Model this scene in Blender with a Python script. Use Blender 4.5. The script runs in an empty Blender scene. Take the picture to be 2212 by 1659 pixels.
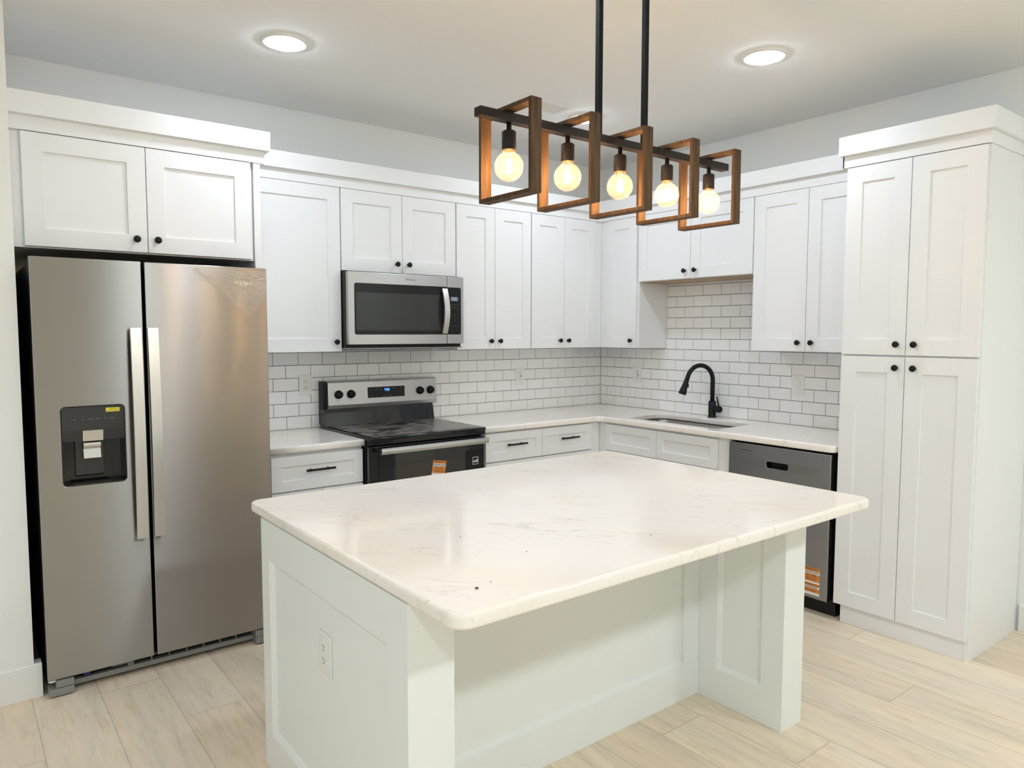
import bpy, bmesh, math, random
from mathutils import Vector, Matrix
random.seed(7)
C = bpy.context.scene.collection
sc = bpy.context.scene
PI = math.pi

# ---------------------------------------------------------------- camera
YAW, PITCH, ROLL = 0.6618, -0.0716, 0.0013
CAM = Vector((-4.1962, -4.2076, 1.4955))
fw = Vector((math.sin(YAW)*math.cos(PITCH), math.cos(YAW)*math.cos(PITCH), math.sin(PITCH)))
rt = Vector((math.cos(YAW), -math.sin(YAW), 0)); up = rt.cross(fw)
r2 = rt*math.cos(ROLL)+up*math.sin(ROLL); u2 = -rt*math.sin(ROLL)+up*math.cos(ROLL)
cam = bpy.data.objects.new('camera', bpy.data.cameras.new('camera')); C.objects.link(cam)
M = Matrix((r2, u2, -fw)).transposed().to_4x4(); M.translation = CAM
cam.matrix_world = M
cam.data.sensor_fit = 'HORIZONTAL'; cam.data.sensor_width = 36.0
cam.data.lens = 1559.07/2212*36.0
cam.data.clip_start = 0.02; cam.data.clip_end = 200
sc.camera = cam

# ---------------------------------------------------------------- view, world
sc.view_settings.view_transform = 'Standard'
sc.view_settings.look = 'None'
sc.view_settings.gamma = 1.0
sc.view_settings.use_curve_mapping = False
sc.view_settings.exposure = 0.10
LED_STRENGTH = 116.0        # recessed lamps, lens radiance
LED_COLOR = (0.77, 0.865, 1.0)
BULB_STRENGTH = 760.0      # filaments of the globe bulbs
BULB_COLOR = (1.0, 0.60, 0.26)
w = bpy.data.worlds.new('world'); sc.world = w; w.use_nodes = True
wn = w.node_tree.nodes['Background']
wn.inputs[0].default_value = (0.82, 0.91, 1.0, 1); wn.inputs[1].default_value = 2.7
sc.cycles.max_bounces = 10; sc.cycles.diffuse_bounces = 6; sc.cycles.glossy_bounces = 5
sc.cycles.transparent_max_bounces = 16; sc.cycles.transmission_bounces = 8
sc.cycles.caustics_reflective = False; sc.cycles.caustics_refractive = False
sc.cycles.sample_clamp_indirect = 4.0

# ---------------------------------------------------------------- materials
MATS = {}
def nd(nt, t, **kw):
    n = nt.nodes.new(t)
    for k, v in kw.items(): setattr(n, k, v)
    return n
def mk(name, col, rough=0.5, metal=0.0, spec=0.5, coat=0.0, aniso=None, emit=None, estr=0.0):
    m = bpy.data.materials.new(name); m.use_nodes = True
    b = m.node_tree.nodes['Principled BSDF']
    b.inputs['Base Color'].default_value = (*col, 1); b.inputs['Roughness'].default_value = rough
    b.inputs['Metallic'].default_value = metal; b.inputs['Specular IOR Level'].default_value = spec
    if coat: b.inputs['Coat Weight'].default_value = coat; b.inputs['Coat Roughness'].default_value = 0.05
    if emit: b.inputs['Emission Color'].default_value = (*emit, 1); b.inputs['Emission Strength'].default_value = estr
    if aniso:
        b.inputs['Anisotropic'].default_value = aniso[0]
        t = nd(m.node_tree, 'ShaderNodeCombineXYZ')
        for i in range(3): t.inputs[i].default_value = aniso[1][i]
        m.node_tree.links.new(t.outputs[0], b.inputs['Tangent'])
    MATS[name] = m
    return m
def bsdf(m): return m.node_tree.nodes['Principled BSDF']
def coords(m, scale=(1, 1, 1), rot=(0, 0, 0), loc=(0, 0, 0), kind='Object'):
    nt = m.node_tree
    tc = nd(nt, 'ShaderNodeTexCoord'); mp = nd(nt, 'ShaderNodeMapping')
    mp.inputs['Scale'].default_value = scale; mp.inputs['Rotation'].default_value = rot; mp.inputs['Location'].default_value = loc
    nt.links.new(tc.outputs[kind], mp.inputs[0]); return mp.outputs[0]
def noise(m, vec, scale, detail=3, rough=0.5, dist=0.0):
    n = nd(m.node_tree, 'ShaderNodeTexNoise'); n.inputs['Scale'].default_value = scale
    n.inputs['Detail'].default_value = detail; n.inputs['Roughness'].default_value = rough; n.inputs['Distortion'].default_value = dist
    m.node_tree.links.new(vec, n.inputs['Vector']); return n.outputs['Fac']
def ramp(m, fac, stops):
    r = nd(m.node_tree, 'ShaderNodeValToRGB'); e = r.color_ramp.elements
    while len(e) < len(stops): e.new(0.5)
    for i, (p, c) in enumerate(stops):
        e[i].position = p; e[i].color = (*c, 1) if len(c) == 3 else c
    m.node_tree.links.new(fac, r.inputs[0]); return r.outputs[0]
def mix(m, fac, a, b, mode='MIX'):
    n = nd(m.node_tree, 'ShaderNodeMix', data_type='RGBA', blend_type=mode); L = m.node_tree.links
    for s, v in ((n.inputs['Factor'], fac), (n.inputs['A'], a), (n.inputs['B'], b)):
        if hasattr(v, 'links') or hasattr(v, 'is_output'): L.new(v, s)
        elif isinstance(v, (int, float)): s.default_value = v
        else: s.default_value = (*v, 1)
    return n.outputs['Result']
def math_(m, op, a, b=0.0):
    n = nd(m.node_tree, 'ShaderNodeMath', operation=op)
    for i, v in enumerate((a, b)):
        if isinstance(v, (int, float)): n.inputs[i].default_value = v
        else: m.node_tree.links.new(v, n.inputs[i])
    return n.outputs[0]
def bump(m, h, strength=0.1, dist=0.002):
    n = nd(m.node_tree, 'ShaderNodeBump'); n.inputs['Strength'].default_value = strength; n.inputs['Distance'].default_value = dist
    m.node_tree.links.new(h, n.inputs['Height']); m.node_tree.links.new(n.outputs[0], bsdf(m).inputs['Normal'])
def setc(m, s, name='Base Color'): m.node_tree.links.new(s, bsdf(m).inputs[name])

m = mk('wall_paint', (0.84, 0.845, 0.83), 0.75, spec=0.25); v = coords(m); bump(m, noise(m, v, 160, 2), 0.06, 0.001)
m = mk('ceiling_paint', (0.86, 0.86, 0.845), 0.85, spec=0.2); v = coords(m); bump(m, noise(m, v, 140, 2), 0.08, 0.001)
m = mk('trim_paint', (0.80, 0.805, 0.79), 0.35); v = coords(m); bump(m, noise(m, v, 30, 2), 0.02, 0.001)
m = mk('cabinet_paint', (0.82, 0.825, 0.83), 0.36); v = coords(m); bump(m, noise(m, v, 60, 2), 0.015, 0.001)
m = mk('island_paint', (0.81, 0.83, 0.815), 0.30); v = coords(m); bump(m, noise(m, v, 60, 2), 0.015, 0.001)
mk('plate_plastic', (0.80, 0.80, 0.78), 0.28)
mk('slot_dark', (0.05, 0.05, 0.05), 0.6)
mk('black_metal', (0.008, 0.008, 0.009), 0.42, 0.0, spec=0.22)
mk('bronze_black', (0.024, 0.017, 0.014), 0.48, 0.0, spec=0.2)
mk('rod_black', (0.006, 0.006, 0.006), 0.55, spec=0.12)
mk('black_plastic', (0.010, 0.010, 0.011), 0.45, spec=0.3)
mk('dispenser_black', (0.030, 0.030, 0.030), 0.33)
mk('gloss_black', (0.006, 0.006, 0.007), 0.06)
mk('oven_glass', (0.008, 0.008, 0.009), 0.05, coat=0.3)
mk('oven_window', (0.028, 0.026, 0.022), 0.05)
mk('micro_black', (0.012, 0.012, 0.013), 0.10, spec=0.25)
mk('micro_window', (0.030, 0.032, 0.032), 0.10, spec=0.4)
mk('grey_plastic', (0.24, 0.235, 0.225), 0.5)
mk('white_plastic', (0.7, 0.7, 0.68), 0.5)
mk('blue_cap', (0.02, 0.02, 0.14), 0.4)
mk('yellow_label', (0.80, 0.72, 0.05), 0.5)
mk('label_ink', (0.10, 0.09, 0.03), 0.6)
mk('grey_print', (0.20, 0.20, 0.21), 0.5)
mk('dark_print', (0.05, 0.05, 0.05), 0.6)
mk('orange_label', (0.68, 0.25, 0.045), 0.45)
mk('white_label', (0.78, 0.74, 0.70), 0.4)
mk('brown_ink', (0.16, 0.045, 0.012), 0.6)
mk('ink_black', (0.03, 0.025, 0.03), 0.6)
mk('energy_white', (0.62, 0.64, 0.66), 0.5)
mk('energy_dark', (0.006, 0.006, 0.007), 0.35, spec=0.3)
mk('crumb_brown', (0.13, 0.06, 0.035), 0.8)
mk('blue_digits', (0.05, 0.2, 0.8), 0.4, emit=(0.06, 0.28, 1.0), estr=3.0)
mk('micro_display', (0.22, 0.25, 0.30), 0.3)
mk('micro_digits', (0.2, 0.4, 0.6), 0.4, emit=(0.25, 0.50, 0.75), estr=0.6)
mk('chrome', (0.75, 0.73, 0.70), 0.12, 1.0)
mk('led_lens', (0.9, 0.9, 0.9), 0.5, emit=LED_COLOR, estr=LED_STRENGTH)
mk('dome_lens', (0.9, 0.9, 0.9), 0.5, emit=(0.86, 0.96, 1.0), estr=118.0)
mk('filament', (1, .7, .4), 0.5, emit=BULB_COLOR, estr=BULB_STRENGTH)
def steel(name, col, rough, tang, an=0.75, metal=1.0, freq=(1, 1, 1)):
    m = mk(name, col, rough, metal, aniso=(an, tang))
    v = coords(m, freq); n = noise(m, v, 1.0, 2)
    r = ramp(m, n, [(0.3, (rough*.96,)*3), (0.7, (rough*1.04,)*3)])
    m.node_tree.links.new(r, bsdf(m).inputs['Roughness']); return m
steel('steel_fridge', (0.385, 0.375, 0.36), 0.30, (0, 0, 1), 1.0, freq=(2, 2, 500))
steel('steel_handle', (0.78, 0.76, 0.73), 0.30, (0, 0, 1), 0.5, freq=(300, 2, 2))
steel('steel_stove', (0.56, 0.56, 0.55), 0.36, (0, 0, 1), 0.6, freq=(2, 2, 500))
steel('steel_micro', (0.52, 0.51, 0.505), 0.32, (0, 0, 1), 0.7, freq=(2, 2, 500))
steel('steel_dishwasher', (0.36, 0.36, 0.365), 0.34, (0, 0, 1), 0.75, freq=(2, 2, 500))
steel('steel_dw_band', (0.345, 0.35, 0.34), 0.33, (0, 0, 1), 0.6, freq=(2, 2, 500))
steel('steel_sink', (0.34, 0.31, 0.29), 0.42, (0, 0, 1), 0.4, freq=(80, 80, 8))
steel('steel_bright', (0.72, 0.71, 0.70), 0.25, (1, 0, 0), 0.4, freq=(4, 300, 300))

# dusty ceramic cooktop
m = mk('cooktop_glass', (0.01, 0.01, 0.01), 0.09)
v = coords(m, (1, 1.8, 1)); n1 = noise(m, v, 5.5, 4, 0.55, 0.8); n2 = noise(m, coords(m, (1, 1, 1)), 60, 2)
d = ramp(m, n1, [(0.40, (0.05,)*3), (0.50, (0.85,)*3)])
setc(m, mix(m, d, (0.012, 0.011, 0.011), (0.19, 0.17, 0.15)))
m.node_tree.links.new(ramp(m, d, [(0.0, (0.10,)*3), (1.0, (0.34,)*3)]), bsdf(m).inputs['Roughness'])

# glazed tile, grout
m = mk('tile_glaze', (0.88, 0.88, 0.865), 0.12); v = coords(m); bump(m, noise(m, v, 9, 2), 0.05, 0.004)
m = mk('grout', (0.115, 0.108, 0.115), 0.9); v = coords(m); bump(m, noise(m, v, 400, 2), 0.2, 0.001)

# quartz
def quartz(name, along, seed):
    m = mk(name, (0.86, 0.83, 0.79), 0.085, spec=0.5)
    v = coords(m, (1, 1, 1), (0, 0, -along), (seed, seed*.37, 0))
    va = nd(m.node_tree, 'ShaderNodeMapping'); va.inputs['Scale'].default_value = (0.8, 3.2, 1); m.node_tree.links.new(v, va.inputs[0])
    n = noise(m, va.outputs[0], 1.6, 5, 0.55, 0.5)
    line = math_(m, 'ABSOLUTE', math_(m, 'SUBTRACT', n, 0.5))
    vein = ramp(m, line, [(0.0, (1,)*3), (0.0075, (0,)*3)])
    patch = ramp(m, noise(m, v, 5.0, 3), [(0.42, (0,)*3), (0.62, (1,)*3)])
    k = math_(m, 'MULTIPLY', vein, patch)
    vb = nd(m.node_tree, 'ShaderNodeMapping'); vb.inputs['Scale'].default_value = (0.9, 4.5, 1); vb.inputs['Location'].default_value = (4.1, 2.2, 0); m.node_tree.links.new(v, vb.inputs[0])
    n_b = noise(m, vb.outputs[0], 2.6, 5, 0.6, 0.8)
    vein2 = ramp(m, math_(m, 'ABSOLUTE', math_(m, 'SUBTRACT', n_b, 0.46)), [(0.0, (1,)*3), (0.006, (0,)*3)])
    k2 = math_(m, 'MULTIPLY', vein2, ramp(m, noise(m, v, 7.0, 3), [(0.46, (0,)*3), (0.64, (0.8,)*3)]))
    tint = ramp(m, noise(m, v, 2.2, 3), [(0.40, (0.90, 0.845, 0.805)), (0.58, (0.90, 0.845, 0.78)), (0.75, (0.89, 0.82, 0.72))])
    c = mix(m, math_(m, 'MULTIPLY', k, 0.55), tint, (0.50, 0.47, 0.45))
    c = mix(m, math_(m, 'MULTIPLY', k2, 0.45), c, (0.56, 0.53, 0.50))
    halo = math_(m, 'MULTIPLY', ramp(m, line, [(0.0, (1,)*3), (0.05, (0,)*3)]), ramp(m, noise(m, v, 3.3, 2), [(0.5, (0,)*3), (0.7, (0.55,)*3)]))
    c = mix(m, halo, c, (0.82, 0.755, 0.63))
    setc(m, c); return m
quartz('quartz_island', math.radians(-52), 3.1)
quartz('quartz_counter', math.radians(20), 9.3)

# vinyl plank floor (boards run along y)
m = mk('floor_planks', (0.6, 0.5, 0.4), 0.42, spec=0.35)
nt = m.node_tree
tc = nd(nt, 'ShaderNodeTexCoord'); sx = nd(nt, 'ShaderNodeSeparateXYZ'); nt.links.new(tc.outputs['Object'], sx.inputs[0])
PW, PL = 0.2285, 1.22
ux = math_(m, 'DIVIDE', math_(m, 'SUBTRACT', sx.outputs['X'], -1.021), PW)
row = math_(m, 'FLOOR', ux); fx0 = math_(m, 'FRACT', ux)
uy = math_(m, 'ADD', math_(m, 'DIVIDE', math_(m, 'SUBTRACT', sx.outputs['Y'], -2.918), PL), math_(m, 'DIVIDE', math_(m, 'ADD', row, 1.0), 3.0))
col = math_(m, 'FLOOR', uy); fy0 = math_(m, 'FRACT', uy)
ex = math_(m, 'MULTIPLY', math_(m, 'MINIMUM', fx0, math_(m, 'SUBTRACT', 1.0, fx0)), PW)
ey = math_(m, 'MULTIPLY', math_(m, 'MINIMUM', fy0, math_(m, 'SUBTRACT', 1.0, fy0)), PL)
seam = ramp(m, math_(m, 'MINIMUM', ex, ey), [(0.0, (1,)*3), (0.0007, (1,)*3), (0.0018, (0,)*3)])
cid = nd(nt, 'ShaderNodeCombineXYZ'); nt.links.new(row, cid.inputs[0]); nt.links.new(col, cid.inputs[1])
wnz = nd(nt, 'ShaderNodeTexWhiteNoise', noise_dimensions='2D'); nt.links.new(cid.outputs[0], wnz.inputs['Vector'])
tone = wnz.outputs['Value']
cx = nd(nt, 'ShaderNodeCombineXYZ'); nt.links.new(sx.outputs['Y'], cx.inputs[0]); nt.links.new(sx.outputs['X'], cx.inputs[1])
g = nd(nt, 'ShaderNodeMapping'); g.inputs['Scale'].default_value = (1.0, 7.0, 1); nt.links.new(cx.outputs[0], g.inputs[0])
ga = nd(nt, 'ShaderNodeVectorMath', operation='ADD'); sc3 = nd(nt, 'ShaderNodeVectorMath', operation='SCALE'); sc3.inputs['Scale'].default_value = 9.0
nt.links.new(wnz.outputs['Color'], sc3.inputs[0]); nt.links.new(g.outputs[0], ga.inputs[0]); nt.links.new(sc3.outputs[0], ga.inputs[1])
gr = noise(m, ga.outputs[0], 4.2, 7, 0.62, 0.9)
gr2 = noise(m, ga.outputs[0], 0.9, 4, 0.55, 0.5)
kn = noise(m, ga.outputs[0], 2.3, 4, 0.6, 1.5)
base = mix(m, tone, (0.73, 0.615, 0.475), (0.80, 0.69, 0.55))
c1 = ramp(m, gr, [(0.30, (0.86, 0.84, 0.81)), (0.50, (1.0, 1.0, 1.0)), (0.70, (1.06, 1.05, 1.03))])
c2 = ramp(m, gr2, [(0.30, (0.88, 0.89, 0.91)), (0.52, (1, 1, 1)), (0.72, (1.07, 1.02, 0.92))])
c3 = ramp(m, kn, [(0.66, (1, 1, 1)), (0.74, (0.90, 0.80, 0.68)), (0.80, (0.76, 0.70, 0.64))])
c = mix(m, 1.0, mix(m, 1.0, mix(m, 1.0, base, c1, 'MULTIPLY'), c2, 'MULTIPLY'), c3, 'MULTIPLY')
setc(m, mix(m, math_(m, 'MULTIPLY', seam, 0.42), c, (0.20, 0.165, 0.125)))
bump(m, math_(m, 'SUBTRACT', math_(m, 'MULTIPLY', gr, 0.25), seam), 0.07, 0.001)

# stained wood of the lamp frames
m = mk('frame_wood', (0.16, 0.085, 0.04), 0.6, spec=0.15)
v = coords(m, (60, 60, 5)); n = noise(m, v, 1.0, 4, 0.6, 0.6)
setc(m, ramp(m, n, [(0.30, (0.045, 0.027, 0.016)), (0.55, (0.100, 0.057, 0.030)), (0.75, (0.150, 0.088, 0.046))]))
m = mk('ply_wood', (0.42, 0.30, 0.18), 0.6)
v = coords(m, (20, 3, 20)); setc(m, ramp(m, noise(m, v, 1.0, 4), [(0.3, (0.36, 0.26, 0.16)), (0.7, (0.50, 0.37, 0.24))]))

# clear glass (thin panes, bulbs) and wrinkled film
def thin(name, tint, gloss, rough, body=None, bodyfac=0.0, rims=(0.02, 0.6)):
    m = bpy.data.materials.new(name); m.use_nodes = True; nt = m.node_tree; nt.nodes.remove(nt.nodes['Principled BSDF'])
    out = nt.nodes['Material Output']; tr = nd(nt, 'ShaderNodeBsdfTransparent'); tr.inputs[0].default_value = (*tint, 1)
    gl = nd(nt, 'ShaderNodeBsdfGlossy'); gl.inputs['Color'].default_value = (*gloss, 1); gl.inputs['Roughness'].default_value = rough
    lw = nd(nt, 'ShaderNodeLayerWeight'); lw.inputs[0].default_value = 0.35
    mr = nd(nt, 'ShaderNodeMapRange'); mr.inputs['To Min'].default_value = rims[0]; mr.inputs['To Max'].default_value = rims[1]
    nt.links.new(lw.outputs['Facing'], mr.inputs[0])
    cur = tr.outputs[0]
    if body:
        tl = nd(nt, 'ShaderNodeBsdfTranslucent'); tl.inputs[0].default_value = (*body, 1)
        mb = nd(nt, 'ShaderNodeMixShader'); mb.inputs[0].default_value = bodyfac
        nt.links.new(cur, mb.inputs[1]); nt.links.new(tl.outputs[0], mb.inputs[2]); cur = mb.outputs[0]
    mx = nd(nt, 'ShaderNodeMixShader'); nt.links.new(mr.outputs[0], mx.inputs[0]); nt.links.new(cur, mx.inputs[1]); nt.links.new(gl.outputs[0], mx.inputs[2])
    nt.links.new(mx.outputs[0], out.inputs[0]); MATS[name] = m; return m
thin('bulb_glass', (0.97, 0.95, 0.90), (1, 1, 1), 0.03, (1.0, 0.90, 0.76), 0.03, (0.03, 0.35))
thin('window_glass', (0.96, 0.98, 0.97), (1, 1, 1), 0.0, None, 0, (0.04, 0.7))
m = thin('film', (0.97, 0.97, 0.97), (1, 1, 1), 0.12, None, 0, (0.10, 0.5))
nt = m.node_tree; b_ = nd(nt, 'ShaderNodeBump'); b_.inputs['Strength'].default_value = 1.0; b_.inputs['Distance'].default_value = 0.01
nn = nd(nt, 'ShaderNodeTexNoise'); nn.inputs['Scale'].default_value = 55; nn.inputs['Detail'].default_value = 3; t_ = nd(nt, 'ShaderNodeTexCoord')
nt.links.new(t_.outputs['Object'], nn.inputs['Vector']); nt.links.new(nn.outputs['Fac'], b_.inputs['Height'])
for n_ in nt.nodes:
    if n_.type == 'BSDF_GLOSSY': nt.links.new(b_.outputs[0], n_.inputs['Normal'])
mk('lawn', (0.20, 0.23, 0.12), 0.9)
m = mk('added_hedge', (0.12, 0.17, 0.06), 0.9); setc(m, ramp(m, noise(m, coords(m, (1.6, 1, .5)), 1.5, 3), [(0.35, (0.07, 0.085, 0.045)), (0.5, (0.15, 0.19, 0.08)), (0.7, (0.33, 0.31, 0.17))]))

# ---------------------------------------------------------------- mesh helpers
def box(bm, x0, x1, y0, y1, z0, z1, mi=0, bev=0.0):
    if x0 > x1: x0, x1 = x1, x0
    if y0 > y1: y0, y1 = y1, y0
    if z0 > z1: z0, z1 = z1, z0
    vs = [bm.verts.new(p) for p in ((x0, y0, z0), (x1, y0, z0), (x1, y1, z0), (x0, y1, z0), (x0, y0, z1), (x1, y0, z1), (x1, y1, z1), (x0, y1, z1))]
    fs = [bm.faces.new([vs[i] for i in q]) for q in ((3, 2, 1, 0), (4, 5, 6, 7), (0, 1, 5, 4), (1, 2, 6, 5), (2, 3, 7, 6), (3, 0, 4, 7))]
    for f in fs: f.material_index = mi
    if bev:
        es = list({e for f in fs for e in f.edges})
        r = bmesh.ops.bevel(bm, geom=es, offset=bev, segments=2, profile=0.7, affect='EDGES', clamp_overlap=True)
        for f in r['faces']: f.material_index = mi
    return fs
def prism(bm, pts, axis, a, b, mi=0):
    """extrude a closed outline; pts are the two remaining coordinates in x,y,z order"""
    def P(p, t):
        q = list(p); q.insert(axis, t); return q
    A = [bm.verts.new(P(p, a)) for p in pts]; B = [bm.verts.new(P(p, b)) for p in pts]; n = len(pts)
    fs = [bm.faces.new(A), bm.faces.new(B[::-1])] + [bm.faces.new((A[i], B[i], B[(i+1) % n], A[(i+1) % n])) for i in range(n)]
    for f in fs: f.material_index = mi
def lathe(bm, prof, org, axis='z', seg=24, mi=0, smooth=True):
    ax = {'x': (Vector((0, 1, 0)), Vector((0, 0, 1)), Vector((1, 0, 0))), 'y': (Vector((1, 0, 0)), Vector((0, 0, 1)), Vector((0, 1, 0))), 'z': (Vector((1, 0, 0)), Vector((0, 1, 0)), Vector((0, 0, 1)))}[axis]
    org = Vector(org); rings = []
    for r, h in prof:
        if r < 1e-6: rings.append([bm.verts.new(org+ax[2]*h)])
        else: rings.append([bm.verts.new(org+ax[2]*h+ax[0]*r*math.cos(2*PI*i/seg)+ax[1]*r*math.sin(2*PI*i/seg)) for i in range(seg)])
    for A, B in zip(rings, rings[1:]):
        for i in range(seg):
            j = (i+1) % seg
            if len(A) == 1 and len(B) == 1: continue
            q = (A[0], B[i], B[j]) if len(A) == 1 else (A[i], B[0], A[j]) if len(B) == 1 else (A[i], B[i], B[j], A[j])
            f = bm.faces.new(q); f.smooth = smooth; f.material_index = mi
def tube(bm, pts, rad, seg=16, mi=0, caps=True):
    pts = [Vector(p) for p in pts]; n = len(pts)
    rads = rad if isinstance(rad, (list, tuple)) else [rad]*n
    rings = []; ref = Vector((0, 1, 0))
    for i, p in enumerate(pts):
        t = (pts[min(i+1, n-1)]-pts[max(i-1, 0)]).normalized()
        if abs(t.dot(ref)) > 0.95: ref = Vector((1, 0, 0))
        a = (ref-t*ref.dot(t)).normalized(); b = t.cross(a); ref = a
        rings.append([bm.verts.new(p+(a*math.cos(2*PI*k/seg)+b*math.sin(2*PI*k/seg))*rads[i]) for k in range(seg)])
    for A, B in zip(rings, rings[1:]):
        for k in range(seg):
            f = bm.faces.new((A[k], A[(k+1) % seg], B[(k+1) % seg], B[k])); f.smooth = True; f.material_index = mi
    if caps:
        for R in (rings[0][::-1], rings[-1]):
            f = bm.faces.new(R); f.material_index = mi
def link(o, parent=None):
    C.objects.link(o)
    if parent: o.parent = parent
    return o
def obj(name, bm, mats, parent=None, fix=True, sm=False):
    me = bpy.data.meshes.new(name)
    if fix: bmesh.ops.recalc_face_normals(bm, faces=bm.faces)
    bm.to_mesh(me); bm.free()
    for mm in ([mats] if isinstance(mats, str) else mats): me.materials.append(MATS[mm])
    return link(bpy.data.objects.new(name, me), parent)
def tag(o, label, cat, group=None):
    o['label'] = label; o['category'] = cat
    if group: o['group'] = group
    return o
def thing(name, label, cat, loc=(0, 0, 0), rz=0.0, group=None):
    o = bpy.data.objects.new(name, None); o.empty_display_size = 0.1; C.objects.link(o)
    o.location = loc; o.rotation_euler = (0, 0, rz)
    return tag(o, label, cat, group)
def struct(name, bm, mats):
    o = obj(name, bm, mats); o['kind'] = 'structure'; return o
def BM(): return bmesh.new()
def rrect(x0, x1, y0, y1, r, seg=6, which=(1, 1, 1, 1)):
    """rounded rectangle, ccw from lower left"""
    out = []
    for (cx_, cy_, a0, on, px, py) in ((x0+r, y0+r, PI, which[0], x0, y0), (x1-r, y0+r, 1.5*PI, which[1], x1, y0), (x1-r, y1-r, 0, which[2], x1, y1), (x0+r, y1-r, .5*PI, which[3], x0, y1)):
        if not on: out.append((px, py)); continue
        for i in range(seg+1):
            a = a0+.5*PI*i/seg; out.append((cx_+r*math.cos(a), cy_+r*math.sin(a)))
    return out
def curve_mesh(cu):
    o = bpy.data.objects.new('tmp', cu); C.objects.link(o)
    dg = bpy.context.evaluated_depsgraph_get(); me = bpy.data.meshes.new_from_object(o.evaluated_get(dg))
    bpy.data.objects.remove(o); bpy.data.curves.remove(cu); return me
def slab(outlines, thick, bev, res=3):
    """flat plate in xy from outlines (first = outside, others = holes), z 0..thick, eased edges"""
    cu = bpy.data.curves.new('slab', 'CURVE'); cu.dimensions = '2D'; cu.fill_mode = 'BOTH'
    cu.extrude = thick/2-bev; cu.bevel_depth = bev; cu.bevel_resolution = res; cu.offset = -bev
    for pts in outlines:
        s = cu.splines.new('POLY'); s.points.add(len(pts)-1); s.use_cyclic_u = True
        for p, q in zip(s.points, pts): p.co = (q[0], q[1], 0, 1)
    me = curve_mesh(cu); me.transform(Matrix.Translation((0, 0, thick/2)))
    bm = bmesh.new(); bm.from_mesh(me); bmesh.ops.remove_doubles(bm, verts=bm.verts, dist=1e-5); bmesh.ops.recalc_face_normals(bm, faces=bm.faces)
    bm.to_mesh(me); bm.free(); return me
UPRIGHT = Matrix(((1, 0, 0, 0), (0, 0, -1, 0), (0, 1, 0, 0), (0, 0, 0, 1)))   # xy sheet -> xz sheet whose z faces -y
def plate(name, outlines, thick, bev, mat, parent, y, res=2):
    """upright plate: outlines in (x,z); back at y, front at y-thick"""
    me = slab(outlines, thick, bev, res); me.transform(Matrix.Translation((0, y, 0)) @ UPRIGHT)
    me.materials.clear(); me.materials.append(MATS[mat])
    return link(bpy.data.objects.new(name, me), parent)
def text(name, body, size, mat, parent, x, y, z, align='CENTER', thick=0.0006, sx=1.0, rot=0.0, shear=0.0):
    cu = bpy.data.curves.new('t', 'FONT'); cu.body = body; cu.size = size; cu.extrude = thick/2; cu.align_x = align; cu.align_y = 'CENTER'; cu.shear = shear
    me = curve_mesh(cu)
    me.transform(Matrix.Translation((x, y, z)) @ UPRIGHT @ Matrix.Rotation(rot, 4, 'Z') @ Matrix.Diagonal((sx, 1, 1, 1)))
    me.materials.clear(); me.materials.append(MATS[mat])
    return link(bpy.data.objects.new(name, me), parent)
def join_text(name, items, mat, parent):
    """several short prints of one part as one mesh; items = (body,size,x,y,z,sx,rot)"""
    bm = bmesh.new()
    for body, size, x, y, z, sx, rot in items:
        if body[0] == '#':                       # an illegible line of print, as a thin stroke
            wd = size*.55*sx*int(body[1:]); q = [(-wd/2, -size*.17), (wd/2, -size*.17), (wd/2, size*.17), (-wd/2, size*.17)]
            prism(bm, [(x+u*math.cos(rot)-v_*math.sin(rot), z+u*math.sin(rot)+v_*math.cos(rot)) for u, v_ in q], 1, y-.0003, y+.0003); continue
        cu = bpy.data.curves.new('t', 'FONT'); cu.body = body; cu.size = size; cu.extrude = 0.0003; cu.align_x = 'CENTER'; cu.align_y = 'CENTER'
        me = curve_mesh(cu); me.transform(Matrix.Translation((x, y, z)) @ UPRIGHT @ Matrix.Rotation(rot, 4, 'Z') @ Matrix.Diagonal((sx, 1, 1, 1)))
        bm.from_mesh(me); bpy.data.meshes.remove(me)
    return obj(name, bm, mat, parent, fix=False)

# ---------------------------------------------------------------- room shell
CH = 2.794
b = BM(); box(b, -7.6, 0.0, -8.6, 0.0, -0.1, 0.0); struct('floor', b, 'floor_planks')
b = BM(); box(b, -7.6, 0.1, -8.6, 0.1, CH, CH+0.1); struct('ceiling', b, 'ceiling_paint')
b = BM(); box(b, -3.98, 0.0, 0.0, 0.1, 0.0, CH); struct('wall_back', b, 'wall_paint')
b = BM(); box(b, 0.0, 0.1, -8.6, 0.1, 0.0, CH); struct('wall_right', b, 'wall_paint')
b = BM(); box(b, -7.6, -3.978, -0.742, 0.1, 0.0, CH); struct('wall_left', b, 'wall_paint')
WY0, WY1, WZ0, WZ1 = -6.4, -3.0, 0.55, 2.25    # unseen window in the far left wall, added for daylight fill
b = BM(); box(b, -7.7, -7.6, -8.6, WY0, 0, CH); box(b, -7.7, -7.6, WY1, 0.1, 0, CH); box(b, -7.7, -7.6, WY0, WY1, 0, WZ0); box(b, -7.7, -7.6, WY0, WY1, WZ1, CH); struct('wall_far_left', b, 'wall_paint')
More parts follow.
